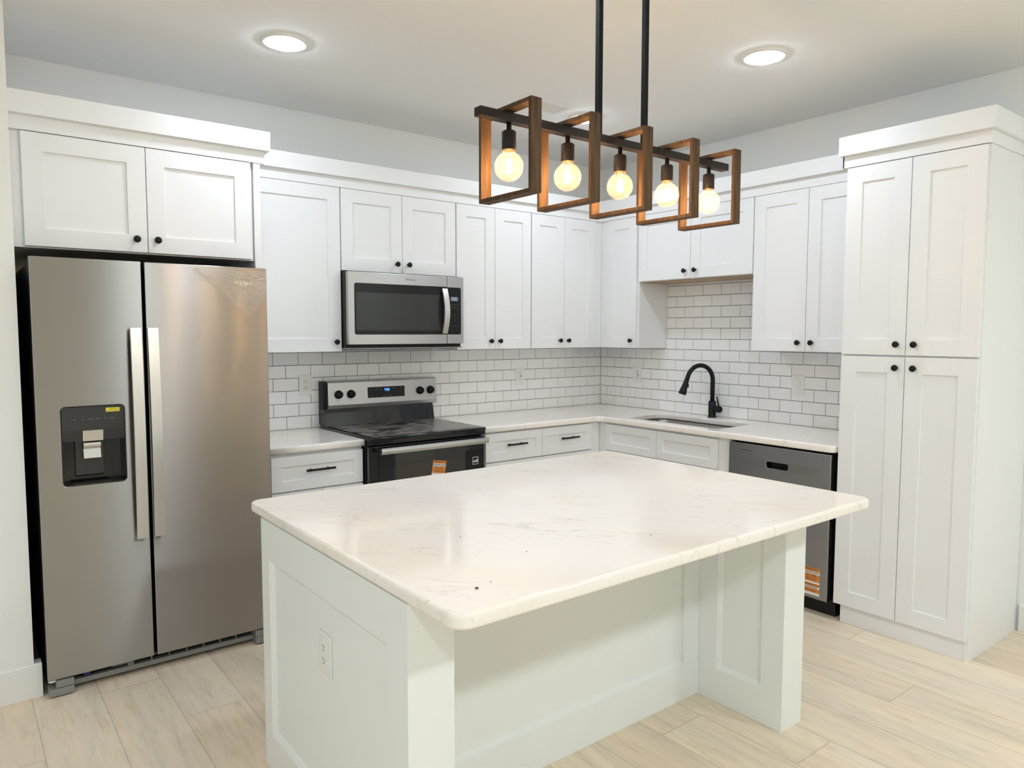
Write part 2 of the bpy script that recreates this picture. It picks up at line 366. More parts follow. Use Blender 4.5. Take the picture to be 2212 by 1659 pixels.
def window(name, along, c0, c1, wall):
    def bx(bm, a, b_, da, db, za, zb):
        (box(bm, a, b_, wall+da, wall+db, za, zb) if along == 'x' else box(bm, wall+da, wall+db, a, b_, za, zb))
    b = BM(); n = 2 if c1-c0 < 2.5 else 3; wd = (c1-c0)/n
    for i in range(n):
        a, e = c0+i*wd, c0+(i+1)*wd
        bx(b, a, a+.05, -.08, -.01, WZ0, WZ1); bx(b, e-.05, e, -.08, -.01, WZ0, WZ1); bx(b, a+.05, e-.05, -.08, -.01, WZ0, WZ0+.05); bx(b, a+.05, e-.05, -.08, -.01, WZ1-.05, WZ1); bx(b, a+.05, e-.05, -.07, -.02, 1.38, 1.42)
    fr = struct(name, b, 'trim_paint')
    for i in range(n):
        b = BM(); bx(b, c0+i*wd+.05, c0+(i+1)*wd-.05, -.047, -.043, WZ0+.05, WZ1-.05); obj('window_pane', b, 'window_glass', fr)
def portal(loc, rot, sx_, sy_):
    l = bpy.data.lights.new('portal', 'AREA'); l.shape = 'RECTANGLE'; l.size = sx_; l.size_y = sy_; l.cycles.is_portal = True
    o = bpy.data.objects.new('window_portal', l); C.objects.link(o); o.location = loc; o.rotation_euler = rot
window('fill_window_1', 'y', WY0, WY1, -7.6)
portal((-7.72, (WY0+WY1)/2, (WZ0+WZ1)/2), (PI/2, 0, -PI/2), WY1-WY0, WZ1-WZ0)
FX0, FX1 = -7.3, -3.8
DX0, DX1, DZ = -1.78, -0.34, 2.06      # patio door opening behind the camera
b = BM(); box(b, -7.6, FX0, -8.7, -8.6, 0, CH); box(b, FX1, DX0, -8.7, -8.6, 0, CH); box(b, FX0, FX1, -8.7, -8.6, 0, WZ0); box(b, FX0, FX1, -8.7, -8.6, WZ1, CH); box(b, DX1, 0.1, -8.7, -8.6, 0, CH); box(b, DX0, DX1, -8.7, -8.6, DZ, CH); struct('wall_front', b, 'wall_paint')
b = BM()
box(b, DX0, DX0+.06, -8.68, -8.6, 0, DZ); box(b, DX1-.06, DX1, -8.68, -8.6, 0, DZ); box(b, DX0+.06, DX1-.06, -8.68, -8.6, DZ-.06, DZ); box(b, DX0+.06, DX1-.06, -8.68, -8.6, 0, .05)
mx_ = (DX0+DX1)/2; box(b, mx_-.045, mx_+.045, -8.67, -8.61, .05, DZ-.06)
dr = struct('door_1', b, 'trim_paint')
for xa, xb in ((DX0+.06, mx_-.045), (mx_+.045, DX1-.06)):
    b = BM(); box(b, xa, xb, -8.645, -8.640, .05, DZ-.06); obj('door_pane', b, 'window_glass', dr)
b = BM(); box(b, -40, 25, -40, -8.72, -0.25, -0.15); box(b, -40, -7.72, -8.72, 20, -0.25, -0.15); o = struct('ground', b, 'lawn')
window('fill_window_2', 'x', FX0, FX1, -8.6)  # unseen window, added to fill the camera-facing surfaces with daylight
portal(((FX0+FX1)/2, -8.72, (WZ0+WZ1)/2), (PI/2, 0, 0), FX1-FX0, WZ1-WZ0)
portal(((DX0+DX1)/2, -8.72, DZ/2), (PI/2, 0, 0), DX1-DX0, DZ)
b = BM()
for i in range(24):
    xh = -4.0+.34*i; lathe(b, [(.02, 0), (.45, .3), (.50, 1.4), (.42, 2.6), (.2, 3.1+.4*random.random()), (0, 3.4)], (xh, -12.5+.3*random.random(), -.15), 'z', 12)
o = obj('added_hedge', b, 'added_hedge'); tag(o, 'added greenery blocking the sky outside the glass patio door', 'added_hedge'); o['kind'] = 'stuff'  # unseen greenery added to block bright sky in the fridge reflection
# baseboards
def base_profile(bm, x0, x1, y, z=0.14):
    prism(bm, [(y, 0.0), (y-0.015, 0.0), (y-0.015, z-0.008), (y-0.008, z), (y, z)], 0, x0, x1)
b = BM(); base_profile(b, -7.6, -3.952, -0.742); box(b, -3.978, -3.952, -0.742, -0.70, 0, 0.14); struct('baseboard_left', b, 'trim_paint')
b = BM(); prism(b, [(0.0, 0.0), (-0.015, 0.0), (-0.015, 0.132), (-0.008, 0.14), (0.0, 0.14)], 1, -8.6, -2.985); struct('baseboard_right', b, 'trim_paint')

# ---------------------------------------------------------------- tile backsplash
TP, VP, GAP, Z0 = 0.154, 0.0764, 0.0032, 0.914
def tiles(zones, umax):
    """sheet in (u along the wall from the corner, z); one mesh: grout bed + tiles"""
    b = BM()
    for (ua, ub, za, zb) in zones:
        box(b, ua, ub, -0.006, -0.0008, za, zb, 1)
        r0 = int(math.floor((za-Z0)/VP)); r1 = int(math.ceil((zb-Z0)/VP))
        for r in range(r0, r1):
            off = 0.0 if r % 2 == 0 else TP/2
            for k in range(-1, int(umax/TP)+2):
                a, c_ = 0.010+k*TP+off, 0.010+(k+1)*TP+off
                a, c_ = max(a+GAP/2, ua+.001), min(c_-GAP/2, ub-.001)
                z_a, z_b = max(Z0+r*VP+GAP/2, za+.0005), min(Z0+(r+1)*VP-GAP/2, zb-.0005)
                if c_-a < 0.004 or z_b-z_a < 0.003: continue
                box(b, a, c_, -0.0100, -0.002, z_a, z_b, 0, 0.0008)
    return b
def mirror_u(b):
    for v_ in b.verts: v_.co.x = -v_.co.x
    return b
o = obj('tile_backsplash', mirror_u(tiles([(0.0115, 2.96, 0.915, 1.382)], 3.0)), ['tile_glaze', 'grout'])
tag(o, 'white subway tile backsplash with dark grout behind the stove', 'backsplash')
o = obj('tile_backsplash', tiles([(0.0105, 2.335, 0.915, 1.3724), (0.0105, 0.690, 1.3724, 1.382), (0.692, 1.622, 1.3724, 1.849), (1.624, 2.335, 1.3724, 1.386)], 2.4), ['tile_glaze', 'grout'])
o.rotation_euler = (0, 0, -PI/2); tag(o, 'white subway tile backsplash rising higher behind the sink faucet', 'backsplash')

# ---------------------------------------------------------------- cabinets
def shaker(bm, x0, x1, z0, z1, y, t=0.019, st=0.075, dep=0.0085, mi=0):
    """framed door: front at y-t, recessed flat panel"""
    yf = y-t; e = 0.0012
    def ring(a, yy): return [bm.verts.new((px, yy, pz)) for px, pz in ((x0+a, z0+a), (x1-a, z0+a), (x1-a, z1-a), (x0+a, z1-a))]
    R = [ring(0, y), ring(0, yf+e), ring(e, yf), ring(st-0.0010, yf), ring(st, yf+.0010), ring(st+0.0012, yf+dep)]
    for A, B in zip(R, R[1:]):
        for i in range(4):
            f = bm.faces.new((A[i], A[(i+1) % 4], B[(i+1) % 4], B[i])); f.material_index = mi
    bm.faces.new(R[-1]); bm.faces.new(R[0][::-1])
def knob(parent, x, y, z):
    b = BM(); lathe(b, [(0, 0), (0.008, 0), (0.0075, -0.002), (0.0055, -0.006), (0.0055, -0.012), (0.009, -0.0155), (0.0142, -0.019), (0.0155, -0.0225), (0.0145, -0.026), (0.010, -0.0285), (0, -0.0295)], (x, y, z), 'y', 20)
    return obj('knob', b, 'black_metal', parent)
def bar_pull(parent, x, y, z, L=0.158):
    b = BM(); tube(b, [(x-L/2, y-.032, z), (x+L/2, y-.032, z)], 0.006, 14)
    for s in (-.048, .048): tube(b, [(x+s, y, z), (x+s, y-.030, z)], 0.0045, 10)
    return obj('bar_pull', b, 'black_metal', parent)
def cabinet(name, label, loc, rz, width, z0, z1, dep, doors, drawers=(), toe=None, st=0.075, extra=None, kind='wall cabinet', group=None):
    """local x runs right along the wall, -y is the front; doors = (x0,x1,z0,z1,knob_x,knob_z)"""
    t = thing(name, label, kind, loc, rz, group)
    b = BM(); box(b, 0.001, width-.001, -dep, -0.003, z0, z1, 0, 0.001)
    if toe: box(b, 0.001, width-.001, -toe, -0.02, 0.0, z0)
    obj('carcass', b, 'cabinet_paint', t)
    for d_ in doors:
        b = BM(); shaker(b, d_[0], d_[1], d_[2], d_[3], -dep-.001, st=st); o = obj('door', b, 'cabinet_paint', t)
        if d_[4] is not None: knob(o, d_[4], -dep-.020, d_[5])
    for d_ in drawers:
        b = BM(); shaker(b, d_[0], d_[1], d_[2], d_[3], -dep-.001, st=d_[4] if len(d_) > 4 else 0.052); o = obj('drawer', b, 'cabinet_paint', t)
        if len(d_) < 6: bar_pull(o, (d_[0]+d_[1])/2, -dep-.020, (d_[2]+d_[3])/2+.012)
    if extra: extra(t)
    return t
UZ0, UZ1 = 1.383, 2.312
R90 = -PI/2
# back wall, left to right
x0 = -2.964
cabinet('wall_cabinet', 'tall single door wall cabinet between the refrigerator and the microwave', (x0, 0, 0), 0, 0.551, UZ0, UZ1, 0.310,
        [(0.010, 0.548, UZ0, UZ1-.001, x0*-1-2.452, 1.439)])
x0 = -2.413
cabinet('wall_cabinet', 'short two door wall cabinet directly above the microwave', (x0, 0, 0), 0, 0.785, 1.846, UZ1, 0.310,
        [(0.004, 0.3965, 1.848, UZ1-.001, -2.056-x0, 1.901), (0.3995, 0.781, 1.848, UZ1-.001, -1.976-x0, 1.901)])
x0 = -1.627
cabinet('wall_cabinet', 'tall two door wall cabinet immediately right of the microwave', (x0, 0, 0), 0, 0.620, UZ0, UZ1, 0.310,
        [(0.004, 0.3055, UZ0, UZ1-.001, -1.360-x0, 1.437), (0.3085, 0.616, UZ0, UZ1-.001, -1.285-x0, 1.437)])
x0 = -1.007
def corner_filler(t):
    b = BM(); box(b, 0.618, 0.688, -.318, -.005, UZ0, UZ1, 0, .0005); obj('corner_filler', b, 'cabinet_paint', t)
cabinet('wall_cabinet', 'tall two door wall cabinet at the inner corner on the stove wall', (x0, 0, 0), 0, 0.617, UZ0, UZ1, 0.310,
        [(0.004, 0.3055, UZ0, UZ1-.001, -0.747-x0, 1.437), (0.3085, 0.614, UZ0, UZ1-.001, -0.668-x0, 1.437)], extra=corner_filler)
# right wall, from the corner towards the pantry (loc y = left end)
def filler_r(t):
    b = BM(); box(b, -0.0145, 0.052, -.318, -.3105, UZ0, UZ1, 0, .0005); obj('corner_filler', b, 'cabinet_paint', t)
y0 = -0.333
cabinet('wall_cabinet', 'narrow single door wall cabinet in the corner left of the sink recess', (0, y0, 0), R90, 0.359, UZ0, UZ1, 0.310,
        [(0.052, 0.343, UZ0, UZ1-.001, 0.638-.333, 1.437)], extra=filler_r)
y0 = -0.692
def ply_bottom(t):
    b = BM(); box(b, 0.004, 0.924, -.288, -.004, 1.8455, 1.8505); o = obj('bottom_panel', b, 'ply_wood', t); o['label'] = 'bare plywood underside'
cabinet('wall_cabinet', 'short two door wall cabinet high above the sink', (0, y0, 0), R90, 0.928, 1.851, UZ1, 0.310,
        [(0.004, 0.4545, 1.853, UZ1-.001, 1.109+y0, 1.903), (0.4575, 0.924, 1.853, UZ1-.001, 1.193+y0, 1.903)], extra=ply_bottom)
y0 = -1.620
cabinet('wall_cabinet', 'tall two door wall cabinet between the sink and the pantry', (0, y0, 0), R90, 0.714, 1.387, UZ1, 0.310,
        [(0.004, 0.3505, 1.387, UZ1-.001, 1.934+y0, 1.438), (0.3535, 0.708, 1.387, UZ1-.001, 2.016+y0, 1.438)])
# cabinet over the refrigerator
x0 = -3.972
def fr_stile(t):
    b = BM(); box(b, 0.0, 0.034, -.6115, -.58, 1.842, 2.308); obj('filler_strip', b, 'cabinet_paint', t)
cabinet('wall_cabinet', 'deep two door cabinet above the refrigerator', (x0, 0, 0), 0, 0.972, 1.842, 2.312, 0.610,
        [(0.038, 0.4965, 1.848, 2.309, -3.521-x0, 1.904), (0.4995, 0.958, 1.848, 2.309, -3.436-x0, 1.905)], extra=fr_stile)
b = BM(); box(b, -2.9985, -2.966, -0.628, -0.003, 0.0, 2.312, 0, .001)
tag(obj('end_panel', b, 'cabinet_paint'), 'tall narrow white end panel on the right side of the refrigerator', 'panel')
# pantry
y0 = -2.337
t = cabinet('pantry_cabinet', 'full height white pantry cabinet with four doors beside the dishwasher', (0, y0, 0), R90, 0.633, 0.105, 2.312, 0.610,
        [(0.009, 0.3165, 0.098, 1.379, 2.618+y0, 1.328), (0.3195, 0.627, 0.098, 1.379, 2.700+y0, 1.328),
         (0.009, 0.3165, 1.388, 2.309, 2.618+y0, 1.440), (0.3195, 0.627, 1.388, 2.309, 2.699+y0, 1.440)], kind='pantry', st=.078)
b = BM(); box(b, .036, .616, -.606, -.55, 0.0, 0.105); obj('toe_kick', b, 'cabinet_paint', t)
b = BM(); box(b, .616, .6345, -.611, -.012, 0.0, 2.312, 0, .0008); obj('side_panel', b, 'cabinet_paint', t)
# base cabinets
LZ0, LZ1 = 0.115, 0.874
x0 = -2.962
cabinet('base_cabinet', 'white base cabinet with one wide drawer between refrigerator and stove', (x0, 0, 0), 0, 0.524, LZ0, LZ1, 0.610,
        [(0.018, 0.284, 0.125, 0.672, 0.24, 0.62), (0.287, 0.521, 0.125, 0.672, 0.33, 0.62)], [(0.018, 0.552-.031, 0.681, 0.860, .053)], toe=0.54, kind='base cabinet')
x0 = -1.622
def lo_fill(t):
    b = BM(); box(b, 0.926, 1.0075, -.612, -.012, LZ0, LZ1, 0, .0005); obj('corner_filler', b, 'cabinet_paint', t)
cabinet('base_cabinet', 'white base cabinet with two drawers side by side right of the stove', (x0, 0, 0), 0, 0.925, LZ0, LZ1, 0.610,
        [(0.009, 0.464, 0.125, 0.680, 0.43, 0.63), (0.467, 0.915, 0.125, 0.680, 0.50, 0.63)],
        [(0.009, 0.464, 0.689, 0.867, .053), (0.467, 0.915, 0.689, 0.867, .053)], toe=0.54, extra=lo_fill, kind='base cabinet')
y0 = -0.634
def sk_fill(t):
    b = BM(); box(b, 0.977, 1.060, -.6135, -.6105, LZ0, LZ1, 0, .0005); obj('filler_strip', b, 'cabinet_paint', t)
    b = BM(); box(b, -0.0215, 0.046, -.6135, -.6105, LZ0, LZ1, 0, .0005); obj('filler_strip', b, 'cabinet_paint', t)
def sink_base():
    t = thing('base_cabinet', 'white sink base cabinet with two false drawer fronts below the sink', 'base cabinet', (0, y0, 0), R90)
    b = BM(); box(b, 0.004, 0.030, -.610, -.003, LZ0, LZ1); box(b, 1.030, 1.056, -.610, -.003, LZ0, LZ1); box(b, 0.030, 1.030, -.610, -.590, LZ0, LZ1); box(b, 0.030, 1.030, -.590, -.003, LZ0, 0.135); box(b, 0.030, 1.030, -.02, -.003, .135, 0.6)
    box(b, 0.004, 1.056, -.54, -.5, 0, LZ0); obj('carcass', b, 'cabinet_paint', t)
    for xa, xb in ((0.049, 0.506), (0.509, 0.976)):
        b = BM(); shaker(b, xa, xb, 0.684, 0.863, -.611, st=.052); obj('false_drawer_front', b, 'cabinet_paint', t)
        b = BM(); shaker(b, xa, xb, 0.125, 0.675, -.611); o = obj('door', b, 'cabinet_paint', t); knob(o, 0.46 if xa < .1 else 0.555, -.630, .62)
    sk_fill(t)
sink_base()

# crown boards
def crown(pieces, label):
    b = BM()
    for p in pieces: box(b, *p, 0, .0012)
    return tag(obj('crown_molding', b, 'cabinet_paint'), label, 'crown molding')
crown([(-3.976, -2.943, -0.632, -0.600, 2.3125, 2.376), (-2.966, -2.943, -0.600, -0.375, 2.3125, 2.376), (-3.976, -2.922, -0.657, -0.628, 2.372, 2.463), (-2.946, -2.922, -0.628, -0.375, 2.372, 2.463)], 'stepped white crown board on top of the refrigerator cabinet')
crown([(-2.940, -0.3335, -0.333, -0.305, 2.3125, 2.370), (-2.940, -0.3585, -0.358, -0.3335, 2.370, 2.458)], 'long white crown board above the wall cabinets on the stove wall')
crown([(-0.333, -0.305, -2.310, -0.305, 2.3125, 2.370), (-0.358, -0.3335, -2.310, -0.3335, 2.370, 2.458)], 'white crown board above the wall cabinets on the sink wall')
crown([(-0.632, -0.600, -2.979, -2.322, 2.3125, 2.373), (-0.600, -0.004, -2.979, -2.9725, 2.3125, 2.373), (-0.657, -0.628, -2.998, -2.312, 2.369, 2.461), (-0.628, -0.004, -2.998, -2.976, 2.369, 2.461), (-0.632, -0.36, -2.330, -2.322, 2.3125, 2.461)], 'stepped white crown board on top of the pantry')

# ---------------------------------------------------------------- countertops, sink, faucet
def mesh_obj(name, me, mat, parent=None, loc=(0, 0, 0)):
    me.materials.clear(); me.materials.append(MATS[mat]); o = bpy.data.objects.new(name, me); o.location = loc; return link(o, parent)
CT, CTH = 0.914, 0.037
me = slab([[(-2.9625, -0.648), (-2.437, -0.648), (-2.437, -0.0115), (-2.9625, -0.0115)]], CTH, 0.008)
tag(mesh_obj('countertop', me, 'quartz_counter', None, (0, 0, CT-CTH)), 'short white quartz countertop between the refrigerator and the stove', 'countertop')
hole = rrect(-0.548, -0.165, -1.552, -0.785, 0.085, 8)
# concave corner at the inside of the L, rounded front end by the pantry
Lout = [(-1.628, -0.648)]+[(-0.688+.040*math.cos(a)-.0, -0.688+.040*math.sin(a)) for a in [PI/2*(1-i/6) for i in range(7)]]
Lout += [(-0.648, -2.295)]+[(-0.608+.040*math.cos(a), -2.295+.040*math.sin(a)) for a in [PI+PI/2*i/6 for i in range(1, 7)]]
Lout += [(-0.0115, -2.335), (-0.0115, -0.0115), (-1.628, -0.0115)]
me = slab([Lout, hole], CTH, 0.008)
tag(mesh_obj('countertop', me, 'quartz_counter', None, (0, 0, CT-CTH)), 'L shaped white quartz countertop with the sink cut into it', 'countertop')
# undermount sink
t = thing('kitchen_sink', 'stainless steel undermount sink set into the L shaped countertop', 'sink', (-0.355, -1.168, 0.70))
def ring(bm, hx, hy, r, z, n=8):
    return [bm.verts.new((p[0], p[1], z)) for p in rrect(-hx, hx, -hy, hy, r, n)]
b = BM(); rr = [ring(b, .215, .408, .10, .174), ring(b, .195, .388, .088, .1745), ring(b, .190, .383, .085, .170), ring(b, .185, .378, .08, .04), ring(b, .165, .358, .07, .012), ring(b, .13, .32, .05, .004), ring(b, .04, .04, .0399, 0.0)]
for A, B in zip(rr, rr[1:]):
    n = len(A)
    for i in range(n):
        f = b.faces.new((A[i], A[(i+1) % n], B[(i+1) % n], B[i])); f.smooth = True
o = obj('basin', b, 'steel_sink', t); sol = o.modifiers.new('s', 'SOLIDIFY'); sol.thickness = 0.0012
b = BM(); lathe(b, [(0, 0.001), (0.03, 0.001), (0.04, 0.003), (0.045, 0.0035)], (0, 0, 0.001), 'z', 24); obj('drain', b, 'chrome', t)
# faucet
fx, fy_ = -0.070, -1.154
t = thing('faucet', 'matte black pull-down gooseneck faucet behind the sink', 'faucet', (fx, fy_, CT), 0)
b = BM(); lathe(b, [(0, 0), (0.030, 0), (0.030, 0.004), (0.0255, 0.008), (0.0255, 0.110), (0.0235, 0.112), (0, 0.112)], (0, 0, 0), 'z', 32); obj('body', b, 'black_metal', t)
dirv = Vector((-math.cos(0.30), math.sin(0.30), 0))
pts = [Vector((0, 0, 0.105)), Vector((0, 0, 0.20)), Vector((0, 0, 0.255))]
R_ = 0.103
for i in range(1, 15):
    a = PI*i/14*0.92; pts.append(dirv*(R_-R_*math.cos(a))+Vector((0, 0, 0.255+R_*math.sin(a))))
e = pts[-1]; tv = (pts[-1]-pts[-2]).normalized(); pts.append(e+tv*0.02)
b = BM(); tube(b, pts, 0.0150, 20); obj('spout', b, 'black_metal', t)
h0 = pts[-1]-tv*.004; b = BM(); tube(b, [h0, h0+tv*.02, h0+tv*.06, h0+tv*.095, h0+tv*.106], [0.0160, 0.0165, 0.0210, 0.0265, 0.0255], 24); hd = obj('spray_head', b, 'black_metal', t)
b = BM(); q = h0+tv*.045+dirv*-.021; box(b, q.x-.006, q.x+.006, q.y-.006, q.y+.006, q.z-.014, q.z+.014, 0, .002); obj('spray_button', b, 'black_metal', hd)
hv = Vector((-.25, -1, 0)).normalized()
b = BM(); tube(b, [(0, 0, .060), hv*.055+Vector((0, 0, .060))], .0195, 20); tube(b, [hv*.055+Vector((0, 0, .060)), hv*.078+Vector((0, 0, .060)), hv*.083+Vector((0, 0, .060))], [.0225, .0225, .019], 20)
hb = obj('handle_hub', b, 'black_metal', t)
p0 = hv*.068+Vector((0, 0, .078)); b = BM(); tube(b, [p0, p0+Vector((-.004, .016, .070))], [.0058, .0045], 12); obj('handle_lever', b, 'black_metal', hb)

# ---------------------------------------------------------------- outlets
def outlet(name, label, loc, rz, style, w_=0.078, h_=0.122, cat='outlet'):
    t = thing(name, label, cat, loc, rz)
    plate('cover_plate', [rrect(-w_/2, w_/2, -h_/2, h_/2, .004, 3)], .0055, .0022, 'plate_plastic', t, 0)
    if style == 'switch':
        plate('rocker', [rrect(-.0165, .0165, -.033, .033, .002, 2)], .003, .001, 'plate_plastic', t, -.0050)
        for s in (-1, 1):
            b = BM(); lathe(b, [(0, -.0008), (.0028, -.0006), (.003, 0)], (0, -.0055, s*.0483), 'y', 10); obj('screw', b, 'white_plastic', t)
        return t
    if style == 'gfci':
        rec = [plate('receptacle', [rrect(-.0165, .0165, -.033, .033, .002, 2)], .0022, .0008, 'plate_plastic', t, -.0050)]*2; zs = (.022, -.022); yy = -.0073
        b = BM(); box(b, .004, .012, -.0080, -.0072, -.005, .005); obj('test_button', b, 'slot_dark', t)
        for s in (-1, 1):
            b = BM(); lathe(b, [(0, -.0008), (.0028, -.0006), (.003, 0)], (0, -.0055, s*.0483), 'y', 10); obj('screw', b, 'white_plastic', t)
    else:
        zs = (.0195, -.0195); yy = -.0078
        rec = [plate('receptacle', [rrect(-.0172, .0172, z-.0145, z+.0145, .0125, 6)], .0028, .0008, 'plate_plastic', t, -.0050) for z in zs]
    for z, rc in zip(zs, rec):
        b = BM()
        for sx_ in (-.0063, .0063): box(b, sx_-.0012, sx_+.0012, yy-.0004, yy+.002, z+.001, z+.0085)
        lathe(b, [(0, -.0004), (.0026, -.0004), (.0026, .002)], (0, yy, z-.0065), 'y', 10)
        obj('slots', b, 'slot_dark', rc)
    return t
outlet('wall_outlet', 'white outlet on the tile between refrigerator and stove', (-2.509, -.0102, 1.1755), 0, 'duplex')
outlet('wall_outlet', 'white outlet on the tile midway between stove and corner', (-0.855, -.0102, 1.170), 0, 'gfci')
outlet('wall_outlet', 'white outlet on the sink wall tile near the corner', (-.0102, -0.413, 1.170), R90, 'gfci')
outlet('switch_plate', 'white switch plate on the tile right of the faucet', (-.0102, -1.7525, 1.1685), R90, 'switch', w_=.085, cat='switch')

# ---------------------------------------------------------------- refrigerator
FY = -0.800
t = thing('refrigerator', 'stainless side by side refrigerator with a water dispenser in the left door', 'refrigerator', (-3.472, 0, 0))
fx_ = -3.472
def X(a): return a-fx_
b = BM(); box(b, X(-3.936), X(-3.008), -.722, -.06, .035, 1.768, 0, .004); obj('cabinet_body', b, 'black_plastic', t)
DZ0, DZ1 = 0.070, 1.792
def fdoor(xa, xb, hole_=None):
    outs = [rrect(xa, xb, DZ0, DZ1, .004, 2)]+([hole_] if hole_ else [])
    return outs
disp = rrect(X(-3.854), X(-3.621), .8625, 1.190, .018, 6)
b = BM(); box(b, X(-3.9375), X(-3.5405), -.786, -.728, DZ0+.001, .8), box(b, X(-3.9375), X(-3.5405), -.786, -.728, 1.25, DZ1-.001), box(b, X(-3.9375), X(-3.862), -.786, -.728, .8, 1.25), box(b, X(-3.612), X(-3.5405), -.786, -.728, .8, 1.25)
fz = obj('freezer_door', b, 'black_plastic', t)
o = plate('door_skin', fdoor(X(-3.9380), X(-3.5400), disp), .016, .003, 'steel_fridge', fz, -.784)
b = BM(); box(b, X(-3.5270), X(-3.0065), -.786, -.728, DZ0+.001, DZ1-.001); fd = obj('refrigerator_door', b, 'black_plastic', t)
plate('door_skin', fdoor(X(-3.5275), X(-3.0060)), .016, .003, 'steel_fridge', fd, -.784)
# slim bowed handles
for xc, par in ((X(-3.5755), fz), (X(-3.5095), fd)):
    b = BM(); prof = []
    zs = [0.612+i*(1.512-.612)/16 for i in range(17)]
    fr = [(-.842-.018*math.sin(PI*i/16), z) for i, z in enumerate(zs)]; bk = [(y_+.016, z) for y_, z in fr[::-1]]
    prism(b, fr+bk, 0, xc-.0205, xc+.0205)
    for z in (.632, 1.492): box(b, xc-.013, xc+.013, -.84, -.7995, z-.02, z+.02)
    obj('door_handle', b, 'steel_handle', par)
# dispenser
b = BM(); box(b, X(-3.8535), X(-3.6215), -.742, -.734, .8635, 1.189)
for xa, xb in ((-3.8535, -3.8505), (-3.6245, -3.6215)): box(b, X(xa), X(xb), -.798, -.742, .8635, 1.189)
box(b, X(-3.8505), X(-3.6245), -.798, -.742, .8635, .868); box(b, X(-3.8505), X(-3.6245), -.798, -.742, 1.185, 1.189)
dp = obj('water_dispenser', b, 'gloss_black', fz); dp['label'] = 'black recessed water and ice dispenser'
b = BM(); prism(b, [(-.799, 1.092), (-.799, 1.186), (-.742, 1.186), (-.742, 1.046), (-.790, 1.046)], 0, X(-3.850), X(-3.625)); obj('control_panel', b, 'dispenser_black', fz)
b = BM(); prism(b, [(-.748, .892), (-.742, .892), (-.742, 1.045), (-.765, 1.045), (-.760, .90)], 0, X(-3.803), X(-3.701)); obj('dispenser_back', b, 'dispenser_black', fz)
b = BM(); prism(b, [(-.8005, 1.088), (-.798, 1.090), (-.785, 1.046), (-.7925, 1.044)], 0, X(-3.778), X(-3.704)); obj('spout_cover', b, 'steel_bright', fz)
b = BM(); prism(b, [(-.788, 1.036), (-.792, 1.026), (-.788, 1.018), (-.780, 1.010), (-.784, .985), (-.790, .972), (-.784, .970), (-.774, .985), (-.772, 1.012), (-.776, 1.036)], 0, X(-3.776), X(-3.713)); obj('paddle', b, 'steel_bright', fz)
b = BM(); box(b, X(-3.820), X(-3.680), -.795, -.765, .868, .873); obj('drip_tray', b, 'black_plastic', fz)
for q in ((-3.805, '#2'), (-3.776, '#2'), (-3.748, '#5'), (-3.721, '#4'), (-3.694, '#2'), (-3.669, '#4')): join_text('control_icon', [(q[1], .007, X(q[0]), -.7994, 1.135, 1, 0)], 'grey_print', fz)
o = plate('yellow_sticker', [rrect(X(-3.692), X(-3.640), 1.162, 1.179, .003, 3)], .0006, .0002, 'yellow_label', fz, -.7990)
join_text('sticker_print', [('REMOVE', .0068, X(-3.666), -.7999, 1.1742, 1, 0), ('PROTECTIVE FILM', .0062, X(-3.666), -.7999, 1.1672, .9, 0)], 'label_ink', fz)
# badge and loose protective film on the right door
b = BM()
N = 40
for i in range(N):
    a0, a1 = 2*PI*(i/N)*.80+0.55, 2*PI*((i+1)/N)*.80+0.55
    P_ = [(X(-3.118)+.043*math.cos(a), 1.727+.0165*math.sin(a)) for a in (a0, a1)]
    tube(b, [(P_[0][0], -.8015, P_[0][1]), (P_[1][0], -.8015, P_[1][1])], .0011, 6, caps=False)
tube(b, [(X(-3.129), -.8015, 1.735), (X(-3.130), -.8015, 1.706), (X(-3.124), -.8015, 1.702), (X(-3.106), -.8015, 1.713), (X(-3.095), -.8015, 1.722)], .0012, 6)
obj('badge_swoosh', b, 'chrome', fd)
text('brand_badge', 'Whirlpool', .0225, 'chrome', fd, X(-3.1155), -.8004, 1.7205, thick=.0014, sx=.86)
b = BM(); n_ = 22
tri = [Vector((X(-3.330), 1.778)), Vector((X(-3.012), 1.778)), Vector((X(-3.012), 1.66)), Vector((X(-3.085), 1.560)), Vector((X(-3.232), 1.680))]
gx = [[None]*(n_+1) for _ in range(n_+1)]
for i in range(n_+1):
    for j in range(n_+1):
        u, v_ = i/n_, j/n_
        topx = tri[0].lerp(tri[1], u); bot = (tri[0].lerp(tri[3], u/.75) if u < .75 else tri[3].lerp(tri[2], (u-.75)/.25))
        p = topx.lerp(bot, v_); gx[i][j] = b.verts.new((p.x, -.8012-.0035*random.random(), p.y))
for i in range(n_):
    for j in range(n_):
        f = b.faces.new((gx[i][j], gx[i+1][j], gx[i+1][j+1], gx[i][j+1])); f.smooth = False
bmesh.ops.dissolve_degenerate(b, edges=b.edges, dist=1e-5)
obj('protective_film', b, 'film', fd, fix=False)
